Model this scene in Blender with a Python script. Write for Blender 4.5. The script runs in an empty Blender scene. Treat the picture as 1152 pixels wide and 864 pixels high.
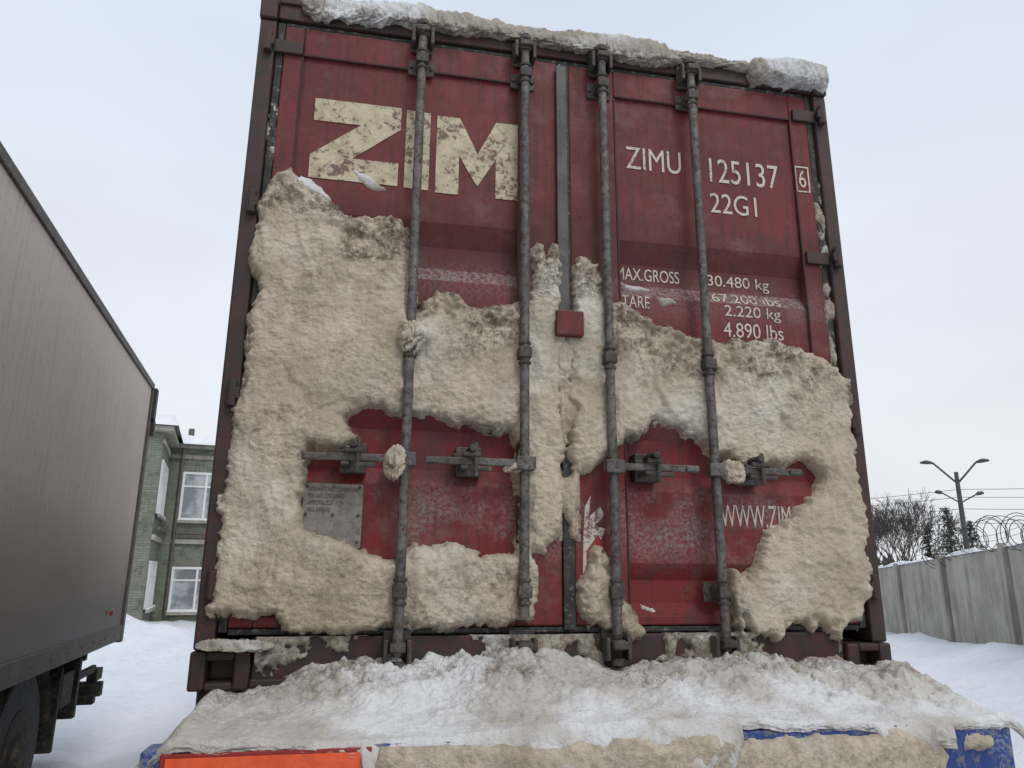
import bpy, math, random
import numpy as np
from mathutils import Vector, Matrix
random.seed(7)
scene=bpy.context.scene
COL=scene.collection

# ------------------------------------------------------------------ noise
_rng=np.random.RandomState(3)
_T=[_rng.rand(256,256) for _ in range(8)]
def vn(x,y,s=0):
    x=np.asarray(x,float);y=np.asarray(y,float)
    ix=np.floor(x).astype(int);iy=np.floor(y).astype(int)
    fx=x-ix;fy=y-iy;fx=fx*fx*fx*(fx*(fx*6-15)+10);fy=fy*fy*fy*(fy*(fy*6-15)+10)
    T=_T[s%8];a=T[ix%256,iy%256];b=T[(ix+1)%256,iy%256];c=T[ix%256,(iy+1)%256];d=T[(ix+1)%256,(iy+1)%256]
    return (a*(1-fx)+b*fx)*(1-fy)+(c*(1-fx)+d*fx)*fy
def fbm(x,y,o=4,s=0):
    r=0;a=.5;t=0
    ca,sa=math.cos(.6),math.sin(.6)
    for i in range(o):
        r=r+a*vn(x+17.3*i,y+9.1*i,s+i);t+=a;a*=.5
        x,y=(x*ca-y*sa)*2.03,(x*sa+y*ca)*2.03
    return r/t
def cells(x,y,s=0):
    """Worley F1,F2 distances and a random value per cell"""
    x=np.asarray(x,float);y=np.asarray(y,float)
    ix=np.floor(x).astype(int);iy=np.floor(y).astype(int)
    f1=np.full(x.shape,9.);f2=np.full(x.shape,9.);v=np.zeros(x.shape)
    for dx in(-1,0,1):
        for dy in(-1,0,1):
            jx,jy=ix+dx,iy+dy
            px=jx+_T[s%8][jx%256,jy%256];py=jy+_T[(s+1)%8][jx%256,jy%256]
            d=np.hypot(x-px,y-py);rv=_T[(s+2)%8][jx%256,jy%256]
            n=d<f1;f2=np.where(n,f1,np.minimum(f2,d));v=np.where(n,rv,v);f1=np.where(n,d,f1)
    return f1,f2,v
def sstep(a,b,x):
    t=np.clip((x-a)/(b-a),0,1);return t*t*(3-2*t)

# ------------------------------------------------------------------ material helpers
class NT:
    def __init__(s,name):
        s.m=bpy.data.materials.new(name);s.m.use_nodes=True;s.t=s.m.node_tree
        s.b=s.t.nodes["Principled BSDF"]
        s.tc=s.t.nodes.new("ShaderNodeTexCoord")
    def n(s,ty,**k):
        x=s.t.nodes.new(ty)
        for a,v in k.items():setattr(x,a,v)
        return x
    def l(s,a,b):s.t.links.new(a,b)
    def noise(s,sc,det=3,rough=.55,dist=0,co=None):
        x=s.n("ShaderNodeTexNoise");x.inputs["Scale"].default_value=sc;x.inputs["Detail"].default_value=min(det,4)
        x.inputs["Roughness"].default_value=rough;x.inputs["Distortion"].default_value=dist
        s.l(co or s.tc.outputs["Object"],x.inputs["Vector"]);return x.outputs["Fac"]
    def mapped(s,scale,loc=(0,0,0),rot=(0,0,0)):
        x=s.n("ShaderNodeMapping");x.inputs["Scale"].default_value=scale;x.inputs["Location"].default_value=loc;x.inputs["Rotation"].default_value=rot
        s.l(s.tc.outputs["Object"],x.inputs["Vector"]);return x.outputs[0]
    def ramp(s,v,a,b,lo=0.,hi=1.):
        x=s.n("ShaderNodeMapRange");x.interpolation_type='SMOOTHSTEP'
        x.inputs[1].default_value=a;x.inputs[2].default_value=b;x.inputs[3].default_value=lo;x.inputs[4].default_value=hi
        s.l(v,x.inputs[0]);return x.outputs[0]
    def math(s,op,a,b):
        x=s.n("ShaderNodeMath",operation=op)
        for i,v in enumerate((a,b)):
            if isinstance(v,(int,float)):x.inputs[i].default_value=v
            else:s.l(v,x.inputs[i])
        return x.outputs[0]
    def mix(s,f,a,b):
        x=s.n("ShaderNodeMix",data_type='RGBA')
        if isinstance(f,(int,float)):x.inputs[0].default_value=f
        else:s.l(f,x.inputs[0])
        for i,v in ((6,a),(7,b)):
            if isinstance(v,tuple):x.inputs[i].default_value=(*v,1)
            else:s.l(v,x.inputs[i])
        return x.outputs[2]
    def xyz(s):
        x=s.n("ShaderNodeSeparateXYZ");s.l(s.tc.outputs["Object"],x.inputs[0]);return x.outputs
    def normal(s):
        g=s.n("ShaderNodeNewGeometry");x=s.n("ShaderNodeSeparateXYZ");s.l(g.outputs["Normal"],x.inputs[0]);return x.outputs
    def bump(s,h,st=.3,d=.01):
        x=s.n("ShaderNodeBump");x.inputs["Strength"].default_value=st;x.inputs["Distance"].default_value=d
        s.l(h,x.inputs["Height"]);s.l(x.outputs[0],s.b.inputs["Normal"])
    def out(s,col=None,rough=.6,metal=0):
        if isinstance(col,tuple):s.b.inputs["Base Color"].default_value=(*col,1)
        elif col is not None:s.l(col,s.b.inputs["Base Color"])
        if isinstance(rough,(int,float)):s.b.inputs["Roughness"].default_value=rough
        else:s.l(rough,s.b.inputs["Roughness"])
        s.b.inputs["Metallic"].default_value=metal
        return s.m

def mat_worn(name,c1,c2,rough=.6,metal=0,sc=8,dirt=(.18,.15,.12),da=.55,db=.75,frost=None,famt=.8):
    t=NT(name);a=t.noise(sc,3,.65);b=t.noise(sc*3.1,4,.7)
    c=t.mix(t.ramp(a,.35,.65),c1,c2);c=t.mix(t.ramp(b,da,db),c,dirt)
    if frost:
        f=t.math('MULTIPLY',t.ramp(t.noise(4,3,.6),.46,.62),t.ramp(t.noise(90,3,.75),.46,.60,0,famt))
        c=t.mix(f,c,frost)
    t.bump(b,.25,.004);return t.out(c,rough,metal)

# red container paint
def red_paint(name,frost=True,dark=1.0):
    t=NT(name)
    big=t.noise(2.2,3,.6);med=t.noise(9,4,.7);fine=t.noise(70,4,.7);vf=t.noise(260,2,.7)
    streak=t.noise(7,4,.7,co=t.mapped((7,7,.40)))
    z=t.xyz()[2]
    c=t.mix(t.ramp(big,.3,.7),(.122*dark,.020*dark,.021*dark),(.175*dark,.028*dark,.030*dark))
    if frost: c=t.mix(t.ramp(z,2.4,1.9,0,.65),c,(.205,.014,.020))   # fresher paint low down
    c=t.mix(t.ramp(streak,.44,.68,0,.70),c,(.060,.022,.018))
    c=t.mix(t.math('MULTIPLY',t.ramp(med,.46,.74),.50),c,(.145,.085,.068))      # road dust film
    sp=t.math('MULTIPLY',t.ramp(fine,.54,.67),t.ramp(med,.42,.63))
    c=t.mix(t.math('MULTIPLY',sp,.9),c,(.035,.021,.017))                      # soot / rust specks
    if frost:
        facet_shade=t.math('MULTIPLY',t.ramp(z,3.02,2.88),t.ramp(z,2.66,2.78))  # shade of the down-facing facet, painted into the red as a dark band
        c=t.mix(t.math('MULTIPLY',facet_shade,.45),c,(.055,.018,.016))
        low=t.math('MULTIPLY',t.ramp(z,2.25,2.0),t.ramp(t.noise(5,4,.7),.50,.66,0,.65))
        c=t.mix(low,c,(.070,.030,.026))
        c=t.mix(t.math('MULTIPLY',t.ramp(t.noise(3.1,4,.7,co=t.mapped((1,1,1.3),(2,0,6))),.52,.72),.5),c,(.20,.12,.10))
    ro=t.ramp(med,.3,.7,.48,.75)
    if frost:
        nz=t.normal()[2]
        up=t.math('MULTIPLY',t.ramp(nz,.22,.45),t.ramp(z,2.2,2.5))
        gx=t.noise(3.4,4,.65)
        band=t.math('MULTIPLY',t.ramp(z,1.54,1.68),t.ramp(z,1.93,1.80))
        m=t.math('MULTIPLY',band,t.ramp(gx,.43,.58))
        m=t.math('ADD',m,up)
        up2=t.math('MULTIPLY',t.ramp(z,2.50,2.62),t.ramp(z,2.80,2.66))
        m=t.math('ADD',m,t.math('MULTIPLY',up2,.4))
        g=t.math('ADD',t.math('MULTIPLY',fine,.5),t.math('MULTIPLY',vf,.5))
        m=t.math('MULTIPLY',m,t.ramp(g,.44,.58,0,.65))
        c=t.mix(m,c,(.30,.265,.24))
    t.bump(t.math('ADD',t.math('MULTIPLY',fine,.5),med),.30,.004)
    t.b.inputs["Specular IOR Level"].default_value=.32
    return t.out(c,ro)
M_RED=red_paint("container_red_paint")
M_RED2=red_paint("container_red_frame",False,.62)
t=NT("letter_cream_paint")
f1=t.noise(34,4,.8);f2=t.noise(7,3,.6)
w=t.math('ADD',t.math('MULTIPLY',f1,.75),t.math('MULTIPLY',f2,.35))
c=t.mix(t.ramp(t.noise(14,4,.7),.35,.7),(.56,.49,.33),(.36,.30,.19))
M_CREAM=t.out(t.mix(t.ramp(w,.560,.63,0,.9),c,(.12,.055,.045)),.6)
t=NT("letter_white_paint")
f1=t.noise(60,4,.8);f2=t.noise(5,3,.6)
w=t.math('ADD',t.math('MULTIPLY',f1,.7),t.math('MULTIPLY',f2,.4))
M_WHITE=t.out(t.mix(t.ramp(w,.58,.67,0,.9),(.55,.49,.41),(.15,.06,.05)),.6)
M_BAR=mat_worn("galvanised_bar_steel",(.085,.08,.075),(.15,.14,.13),.6,.2,14,(.060,.042,.032),.46,.62,(.33,.295,.24),.35)
M_IRON=mat_worn("dark_forged_iron",(.036,.033,.031),(.072,.064,.056),.65,.2,20,(.10,.062,.042),.5,.7,(.32,.285,.235),.35)
M_RUB=mat_worn("rubber_gasket",(.018,.018,.018),(.04,.038,.036),.7,0,14,(.22,.2,.18),.54,.70)
M_STRIP=mat_worn("dull_seal_strip",(.06,.056,.055),(.10,.095,.09),.6,.1,10,(.16,.10,.09),.54,.70)
M_PLATE=mat_worn("dull_data_plate",(.19,.17,.145),(.26,.235,.20),.5,.1,25,(.12,.1,.08),.5,.7)
M_RUST=mat_worn("rusty_post_paint",(.040,.020,.018),(.075,.025,.022),.65,0,10,(.034,.026,.021),.44,.60)
M_BLACK=mat_worn("black_chassis",(.02,.02,.02),(.035,.032,.03),.6,0,12,(.10,.085,.07),.5,.7)
M_BLUE=mat_worn("blue_trailer_paint",(.012,.042,.19),(.018,.058,.24),.45,0,12,(.15,.15,.17),.51,.64,(.45,.46,.47),.4)
M_ORANGE=mat_worn("orange_reflector",(.85,.12,.03),(.72,.09,.02),.35,0,25,(.5,.12,.06),.6,.75)
M_DRED=mat_worn("red_reflector",(.30,.02,.015),(.25,.02,.015),.35,0,25,(.2,.06,.05),.55,.72)

# caked snow
def snow_mat(name,c_lo,c_hi,c_white,c_dirt,wa=.5,wb=.68,bs=.6,scallop=False,speck=.35):
    t=NT(name)
    a=t.noise(3.0,3,.6);b=t.noise(14,4,.7);f=t.noise(60,3,.7,.6);w=t.noise(2.1,4,.6,co=t.mapped((1,1,1),(5,2,7)))
    c=t.mix(t.ramp(a,.3,.7),c_lo,c_hi)
    c=t.mix(t.ramp(b,.38,.68,0,.5),c,c_lo)
    c=t.mix(t.ramp(w,wa,wb),c,c_white)
    if scallop:
        st=t.noise(9,4,.7,co=t.mapped((5,5,.8),(0,0,0),(0,.35,0)))
        c=t.mix(t.ramp(st,.52,.72,0,.45),c,c_white)
        st2=t.noise(9,4,.7,co=t.mapped((4,4,.6),(3,0,4),(0,.2,0)))
        c=t.mix(t.ramp(st2,.55,.72,0,.40),c,tuple(v*.75 for v in c_lo))
        wet=t.noise(1.7,4,.65,co=t.mapped((1,1,1.2),(9,1,3)))
        c=t.mix(t.ramp(wet,.54,.72,0,.42),c,tuple(v*.68 for v in c_lo))
    at=t.n("ShaderNodeAttribute",attribute_name="dirt")
    bf=t.math('ADD',t.math('MULTIPLY',b,.5),t.math('MULTIPLY',f,.5))
    d=t.math('MULTIPLY',at.outputs["Fac"],t.ramp(bf,.40,.60))
    c=t.mix(t.ramp(bf,.55,.68,0,speck),c,c_dirt)
    c=t.mix(d,c,c_dirt)
    h=t.math('ADD',f,t.math('MULTIPLY',t.noise(230,2,.6),.40))
    if scallop:
        vo=t.n("ShaderNodeTexVoronoi");vo.inputs["Scale"].default_value=1
        dv=t.n("ShaderNodeVectorMath",operation='ADD');nn=t.n("ShaderNodeTexNoise");nn.inputs["Scale"].default_value=22;nn.inputs["Detail"].default_value=1
        sc=t.n("ShaderNodeVectorMath",operation='SCALE');sc.inputs["Scale"].default_value=1.6
        t.l(t.tc.outputs["Object"],nn.inputs["Vector"]);t.l(nn.outputs["Color"],sc.inputs[0])
        t.l(t.mapped((52,40,72)),dv.inputs[0]);t.l(sc.outputs[0],dv.inputs[1]);t.l(dv.outputs[0],vo.inputs["Vector"])
        h=t.math('ADD',h,t.math('MULTIPLY',t.math('MULTIPLY',vo.outputs["Distance"],t.ramp(a,.35,.6,.25,1.)),.75))
    t.bump(h,bs,.010)
    t.b.inputs["Specular IOR Level"].default_value=.25
    return t.out(c,.75)
M_CAKE=snow_mat("dirty_caked_snow",(.47,.395,.295),(.62,.53,.41),(.69,.63,.54),(.165,.128,.095),.48,.74,.75,True,.22)
M_PILE=snow_mat("dirty_ledge_snow",(.50,.465,.41),(.64,.61,.555),(.77,.77,.765),(.23,.195,.15),.43,.62,.8,False,.25)
M_TOPS=snow_mat("roof_edge_snow",(.40,.355,.285),(.54,.49,.415),(.76,.76,.75),(.17,.135,.10),.48,.64,.9)

# ------------------------------------------------------------------ mesh helpers
def empty(name,loc=(0,0,0),rz=0):
    e=bpy.data.objects.new(name,None);COL.objects.link(e);e.location=loc;e.rotation_euler=(0,0,rz);e.empty_display_size=.3;return e
class MB:
    def __init__(s):s.v=[];s.f=[]
    def add(s,v,f):
        o=len(s.v);s.v+=[tuple(p) for p in v];s.f+=[tuple(i+o for i in q) for q in f]
    def box(s,x0,x1,y0,y1,z0,z1,M=None):
        v=[(x,y,z) for z in(z0,z1) for y in(y0,y1) for x in(x0,x1)]
        if M is not None:v=[M@Vector(p) for p in v]
        s.add(v,[(0,2,3,1),(4,5,7,6),(0,1,5,4),(1,3,7,5),(3,2,6,7),(2,0,4,6)]);return s
    def cyl(s,a,b,r,n=16,r2=None,cap=True):
        a=Vector(a);b=Vector(b);r2=r if r2 is None else r2
        d=(b-a).normalized();u=d.orthogonal().normalized();w=d.cross(u)
        v=[];
        for c,rr in((a,r),(b,r2)):
            for i in range(n):
                t=2*math.pi*i/n;v.append(c+u*math.cos(t)*rr+w*math.sin(t)*rr)
        f=[(i,(i+1)%n,n+(i+1)%n,n+i) for i in range(n)]
        if cap:f+=[tuple(range(n))[::-1],tuple(range(n,2*n))]
        s.add(v,f);return s
    def prism(s,poly,y0,y1):
        n=len(poly);v=[(x,y0,z) for x,z in poly]+[(x,y1,z) for x,z in poly]
        f=[tuple(range(n)),tuple(range(n,2*n))[::-1]]+[(i,n+i,n+(i+1)%n,(i+1)%n) for i in range(n)]
        s.add(v,f);return s
    def obj(s,name,mat,parent=None,bevel=0,smooth=False,seg=2):
        me=bpy.data.meshes.new(name);me.from_pydata(s.v,[],s.f);me.update()
        ob=bpy.data.objects.new(name,me);COL.objects.link(ob);me.materials.append(mat)
        if parent:ob.parent=parent
        if bevel:
            b=ob.modifiers.new("bevel",'BEVEL');b.width=bevel;b.segments=seg;b.limit_method='ANGLE';b.angle_limit=math.radians(50)
        return ob
def smooth_angle(ob,deg=40):
    me=ob.data
    for p in me.polygons:p.use_smooth=True
    try: me.set_sharp_from_angle(angle=math.radians(deg))
    except Exception: pass
def grid_obj(name,X,Y,Z,keep,mat,parent=None,dirt=None,flip=False):
    r,c=X.shape;idx=np.arange(r*c).reshape(r,c)
    q=np.stack([idx[:-1,:-1],idx[:-1,1:],idx[1:,1:],idx[1:,:-1]],-1).reshape(-1,4)
    if keep is not None:
        k=keep.ravel();q=q[k[q].any(1)]
    if flip:q=q[:,::-1]
    used=np.unique(q);mp=-np.ones(r*c,int);mp[used]=np.arange(len(used));q=mp[q]
    V=np.stack([X.ravel(),Y.ravel(),Z.ravel()],-1)[used]
    me=bpy.data.meshes.new(name);me.vertices.add(len(V));me.vertices.foreach_set("co",V.ravel())
    me.loops.add(q.size);me.loops.foreach_set("vertex_index",q.ravel().astype(np.int32))
    me.polygons.add(len(q));me.polygons.foreach_set("loop_start",np.arange(0,q.size,4,dtype=np.int32))
    me.polygons.foreach_set("loop_total",np.full(len(q),4,np.int32));me.polygons.foreach_set("use_smooth",np.ones(len(q),bool))
    me.update(calc_edges=True);me.validate()
    if dirt is not None:
        a=me.attributes.new("dirt",'FLOAT','POINT');a.data.foreach_set("value",dirt.ravel()[used].astype(np.float32))
    me.materials.append(mat);ob=bpy.data.objects.new(name,me);COL.objects.link(ob)
    if parent:ob.parent=parent
    return ob
def sdpoly(P,X,Z):
    P=np.array(P,float);d=np.full(X.shape,1e9);ins=np.zeros(X.shape,bool);n=len(P)
    for i in range(n):
        a=P[i];b=P[(i+1)%n];e=b-a;L=max(e@e,1e-12)
        t=np.clip(((X-a[0])*e[0]+(Z-a[1])*e[1])/L,0,1)
        d=np.minimum(d,(X-a[0]-t*e[0])**2+(Z-a[1]-t*e[1])**2)
        c=((a[1]>Z)!=(b[1]>Z))
        with np.errstate(divide='ignore',invalid='ignore'):
            xi=(b[0]-a[0])*(Z-a[1])/(b[1]-a[1])+a[0]
        ins^=c&(X<xi)
    return np.where(ins,1,-1)*np.sqrt(d)
def pts(s):return [(float(a)/100,float(b)/100) for a,b in (w.split(',') for w in s.split())]

# ================================================================== CONTAINER
cont=empty("shipping_container",(0,0,0))
XW=1.23;ZB=1.20;ZT=3.785
PROF=[(3.54,0),(2.88,0),(2.79,.036),(2.70,.036),(2.64,0),(2.12,0),(2.06,.030),(1.92,.030),(1.86,0),(1.60,0),(1.54,.034),(1.46,.034),(1.42,.0)]
def prof(z):
    zs=[a for a,_ in PROF][::-1];ys=[b for _,b in PROF][::-1];return float(np.interp(z,zs,ys))
for nm,x0,x1 in(("left_door",-1.135,-.024),("right_door",.024,1.135)):
    inx0,inx1=(x0+.075,x1-.165) if x0<0 else (x0+.20,x1-.085)
    m=MB()
    m.box(x0,inx0,-.012,.06,1.385,3.665);m.box(inx1,x1,-.012,.06,1.385,3.665)
    m.box(inx0,inx1,-.012,.06,3.54,3.665);m.box(inx0,inx1,-.012,.06,1.385,1.42)
    m.obj(nm+"_frame",M_RED,cont,.006)
    m=MB();ps=PROF
    v=[(x,y,z) for z,y in ps for x in(inx0,inx1)]
    m.add(v,[(2*i,2*i+2,2*i+3,2*i+1) for i in range(len(ps)-1)])
    ob=m.obj(nm+"_corrugated_panel",M_RED,cont,.012,seg=3)
    m=MB()
    for xx in(inx0,inx1):m.cyl((xx,-.012,1.43),(xx,-.012,3.53),.004,6)
    m.cyl((inx0,-.012,3.54),(inx1,-.012,3.54),.004,6)
    m.obj(nm+"_weld_bead",M_RUST,cont)
m=MB();m.box(-.022,.022,-.022,.03,1.37,3.66)
for s in(-1,1):
    m.box(min(s*1.137,s*1.165),max(s*1.137,s*1.165),-.008,.05,1.37,3.68)
m.box(-1.135,1.135,-.006,.05,3.668,3.685);m.box(-1.135,1.135,-.006,.05,1.362,1.382)
m.obj("door_gasket",M_RUB,cont,.004)
m=MB();m.box(-.034,.010,-.034,-.023,2.47,3.64);m.obj("door_overlap_strip",M_STRIP,cont,.003)
m=MB()
for s in(-1,1):
    a,b=sorted((s*1.168,s*XW));m.box(a,b,-.03,.16,1.32,3.67)
m.obj("corner_post",M_RUST,cont,.008)
m=MB();m.box(-1.165,1.165,-.02,.12,3.69,3.775);m.box(-1.165,1.165,-.032,-.0202,3.755,3.782);m.obj("door_header",M_RUST,cont,.005)
m=MB();m.box(-1.05,1.05,-.02,.12,1.215,1.358);m.box(-1.05,1.05,-.05,-.0202,1.21,1.235);m.obj("door_sill",M_RUST,cont,.006)
for s in(-1,1):
    for z0,z1,nm in((1.20,1.318,"bottom"),(3.672,3.79,"top")):
        a,b=sorted((s*1.052,s*(XW+.004)))
        if nm=="top":a,b=sorted((s*1.168,s*(XW+.004)))
        bm=MB()
        w=b-a;cx=(a+b)/2
        if nm=="bottom":
            bm.box(a,cx-.042,-.042,.12,z0,z1);bm.box(cx+.042,b,-.042,.12,z0,z1)
            bm.box(cx-.042,cx+.042,-.042,.12,z0,z0+.026);bm.box(cx-.042,cx+.042,-.042,.12,z1-.028,z1);bm.box(cx-.042,cx+.042,.03,.12,z0+.026,z1-.028)
        else: bm.box(a,b,-.042,.16,z0,z1)
        bm.obj("corner_casting",M_RUST,cont,.008)
m=MB()
for s in(-1,1):
    ys=np.arange(.16,6.0,.07);v=[];
    for i,y in enumerate(ys):
        off=(0,0,.034,.034)[i%4]
        for z in(1.33,3.72):v.append((s*(XW-.012-off),y,z))
    m.add(v,[(2*i,2*i+1,2*i+3,2*i+2) for i in range(len(ys)-1)])
m.obj("side_wall_corrugation",M_RED2,cont)
m=MB();
for s in(-1,1):
    a,b=sorted((s*(XW-.07),s*XW));m.box(a,b,.161,6.05,1.20,1.34);m.box(a,b,.161,6.05,3.70,3.77);m.box(a,b,6.0501,6.1,1.34,3.70)
m.box(-1.16,1.16,.121,6.05,1.22,1.33);m.box(-1.16,1.16,.121,6.05,3.71,3.76);m.box(-1.16,1.16,6.03,6.08,1.331,3.709)
m.obj("body_frame_roof_floor",M_RED2,cont)
m=MB()
for s in(-1,1):
    for z in(3.56,2.87,2.15,1.52):
        a,b=sorted((s*1.06,s*1.20));m.box(a,b,-.028,-.0125,z-.028,z+.028)
        m.cyl((s*1.19,-.045,z-.045),(s*1.19,-.045,z+.045),.017,12)
        a,b=sorted((s*1.165,s*1.19));m.box(a,b,-.058,-.031,z-.02,z+.02)
m.obj("door_hinges",M_RUST,cont,.004)
# locking bars
BX=[(-.596,1.27),(-.175,1.39),(.154,1.33),(.555,1.27)]
bars=MB();hw=MB()
BY=-.072
for bx,zlo in BX:
    bars.cyl((bx,BY,zlo+.03),(bx,BY,3.70),.0175,20)
    for zc,sg in((3.665,1),(1.32,-1)):
        hw.box(bx-.045,bx+.045,-.033,-.021,zc-.055,zc+.055)
        hw.box(bx-.045,bx-.030,-.088,-.034,zc-.045,zc+.03);hw.box(bx+.030,bx+.045,-.088,-.034,zc-.045,zc+.03)
        hw.cyl((bx,BY,zc-.012),(bx,BY,zc+.022),.028,14);hw.box(bx-.026,bx+.026,-.112,-.074,zc-.006,zc+.018)
        hw.cyl((bx,BY,zc+.05*sg-.012),(bx,BY,zc+.05*sg+.012),.024,14)
    for zc in(3.545,2.350,1.50):
        hw.box(bx-.052,bx+.052,-.022,-.0125,zc-.035,zc+.035)
        hw.box(bx-.024,bx+.024,-.096,-.023,zc-.020,zc+.020)
        for q in(-.04,.04):hw.cyl((bx+q,-.022,zc),(bx+q,-.030,zc),.009,8)
        hw.cyl((bx,BY,zc-.044),(bx,BY,zc-.032),.024,14);hw.cyl((bx,BY,zc+.032),(bx,BY,zc+.044),.024,14)
ob=bars.obj("locking_bars",M_BAR,cont);smooth_angle(ob)
hw.obj("bar_keepers_and_brackets",M_IRON,cont,.004)
H=MB();H2=MB()
for bx,x0,x1,cx in((-.596,-.94,-.60,-.772),(-.175,-.530,-.18,-.370),(.154,.16,.477,.30),(.555,.56,.895,.712)):
    z=1.938;sg=1 if (x0+x1)/2>bx else -1
    tip=x0 if sg<0 else x1
    H.box(min(bx+sg*.02,tip),max(bx+sg*.02,tip),-.098,-.086,z-.013,z+.013)
    H.box(min(tip,tip-sg*.05),max(tip,tip-sg*.05),-.106,-.0985,z-.010,z+.010)
    H.box(bx-.035,bx+.035,-.106,-.064,z-.024,z+.024)
    H2.box(cx-.045,cx+.045,-.030,.0300,z-.045,z+.06)
    H2.box(cx-.040,cx-.012,-.118,-.031,z-.030,z-.016);H2.box(cx-.03,cx+.03,-.122,-.100,z+.014,z+.030)
    H2.cyl((cx,-.03,z+.042),(cx,-.135,z+.042),.013,10);H2.box(cx-.06,cx-.03,-.075,-.02,z+.014,z+.03)
    H2.cyl((cx+.015,-.11,z-.055),(cx+.015,-.11,z+.065),.008,8)
    H2.box(cx+.005,cx+.075,-.113,-.100,z-.034,z-.018)
H.obj("door_handles",M_BAR,cont,.004);H2.obj("handle_retainers",M_IRON,cont,.004)
m=MB();m.box(-.052,.055,-.075,-.035,2.432,2.532);m.box(-.062,.065,-.0345,-.0235,2.42,2.545);m.obj("padlock_cover_box",M_RED,cont,.006)
m=MB();m.prism([(-.932,1.645),(-.732,1.640),(-.732,1.855),(-.932,1.858)],-.010,.002);m.obj("data_plate",M_PLATE,cont,.001)
m=MB()
for x in(-.92,-.83,-.745):
    for z in(1.66,1.75,1.845):m.cyl((x,-.010,z),(x,-.015,z),.0055,8)
m.obj("data_plate_rivets",M_IRON,cont)
def text(name,s,x0,x1,z0,z1,mat,off=.0028):
    c=bpy.data.curves.new(name,'FONT');c.body=s;ob=bpy.data.objects.new(name,c);COL.objects.link(ob)
    bpy.context.view_layer.update();dg=bpy.context.evaluated_depsgraph_get()
    me=bpy.data.meshes.new_from_object(ob.evaluated_get(dg));bpy.data.objects.remove(ob)
    co=np.array([v.co[:] for v in me.vertices]);mn=co.min(0);mx=co.max(0)
    for v in me.vertices:
        x=x0+(v.co.x-mn[0])/(mx[0]-mn[0])*(x1-x0);z=z0+(v.co.y-mn[1])/(mx[1]-mn[1])*(z1-z0)
        y=-.012 if (x>1.05 or x<-1.06 or abs(x)<.224) else prof(z)
        v.co=(x,y-off,z)
    me.materials.clear();me.materials.append(mat);o=bpy.data.objects.new(name,me);COL.objects.link(o);o.parent=cont;return o
text("owner_code_text","ZIMU",.274,.520,3.208,3.312,M_WHITE)
text("serial_number_text","125137",.650,.975,3.190,3.304,M_WHITE)
text("size_code_text","22G1",.643,.858,3.045,3.138,M_WHITE)
text("check_digit_text","6",1.066,1.100,3.205,3.290,M_WHITE,.0030)
text("max_gross_text","MAX.GROSS",.228,.500,2.722,2.775,M_WHITE)
text("tare_text","TARE",.235,.352,2.590,2.640,M_WHITE)
text("gross_kg_text","30.480 kg",.625,.905,2.712,2.775,M_WHITE)
text("gross_lbs_text","67.200 lbs",.630,.935,2.645,2.692,M_WHITE)
text("tare_kg_text","2.220 kg",.675,.925,2.570,2.632,M_WHITE)
text("tare_lbs_text","4.890 lbs",.665,.930,2.495,2.558,M_WHITE)
text("web_address_text","WWW.ZIM.COM",.600,1.04,1.735,1.82,M_WHITE)
text("data_plate_text","INTERNATIONAL CONVENTION\nFOR SAFE CONTAINERS\nAPPROVAL  22G1 - 1296\nMAX 30480 KG",-.915,-.75,1.76,1.845,M_IRON,.0125)
m=MB();a0,a1,b0,b1=1.048,1.117,3.182,3.308;t_=.007
for q in((a0,a1,b0,b0+t_),(a0,a1,b1-t_,b1),(a0,a0+t_,b0+t_,b1-t_),(a1-t_,a1,b0+t_,b1-t_)):
    m.add([(q[0],-.0148,q[2]),(q[1],-.0148,q[2]),(q[1],-.0148,q[3]),(q[0],-.0148,q[3])],[(0,1,2,3)])
m.obj("check_digit_frame",M_WHITE,cont)
def flat(m,poly,y=-.003):m.add([(x,y,z) for x,z in poly],[tuple(range(len(poly)))])
m=MB();zt,zb_=3.362,3.016;k=.098
flat(m,[(-1.000,zt),(-1.000,zt-k),(-.82,zt-k),(-1.004,zb_+k),(-1.004,zb_),(-.668,zb_),(-.668,zb_+k),(-.845,zb_+k),(-.665,zt-k),(-.665,zt)][::1])
flat(m,[(-.644,3.357),(-.644,3.013),(-.548,3.011),(-.548,3.355)])
m.obj("owner_logo_letters",M_CREAM,cont)
m2=MB();l,r=-.522,-.189;zt,zb_=3.349,3.006
flat(m2,[(l,zt),(l,zb_),(l+.092,zb_),(l+.092,zt)])
flat(m2,[(r-.092,zt),(r-.092,zb_),(r,zb_),(r,zt)])
cxm=(l+r)/2
flat(m2,[(l+.0921,zt),(l+.0921,zt-.17),(cxm,zt-.30),(cxm,zt-.155)])
flat(m2,[(cxm+.0001,zt-.155),(cxm+.0001,zt-.30),(r-.0921,zt-.17),(r-.0921,zt)])
m2.obj("owner_logo_letter_m",M_CREAM,cont)
m=MB();flat(m,[(.055,1.70),(.062,1.80),(.085,1.84),(.075,1.76),(.12,1.80),(.135,1.77),(.10,1.73),(.14,1.72),(.12,1.68),(.085,1.66),(.075,1.60),(.05,1.56)],-.0150);m.obj("torn_sticker",M_WHITE,cont)
m=MB();flat(m,[(.065,1.64),(.11,1.70),(.13,1.66),(.11,1.58),(.08,1.50),(.065,1.52)],-.0156);m.obj("torn_sticker_red",M_DRED,cont)

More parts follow.
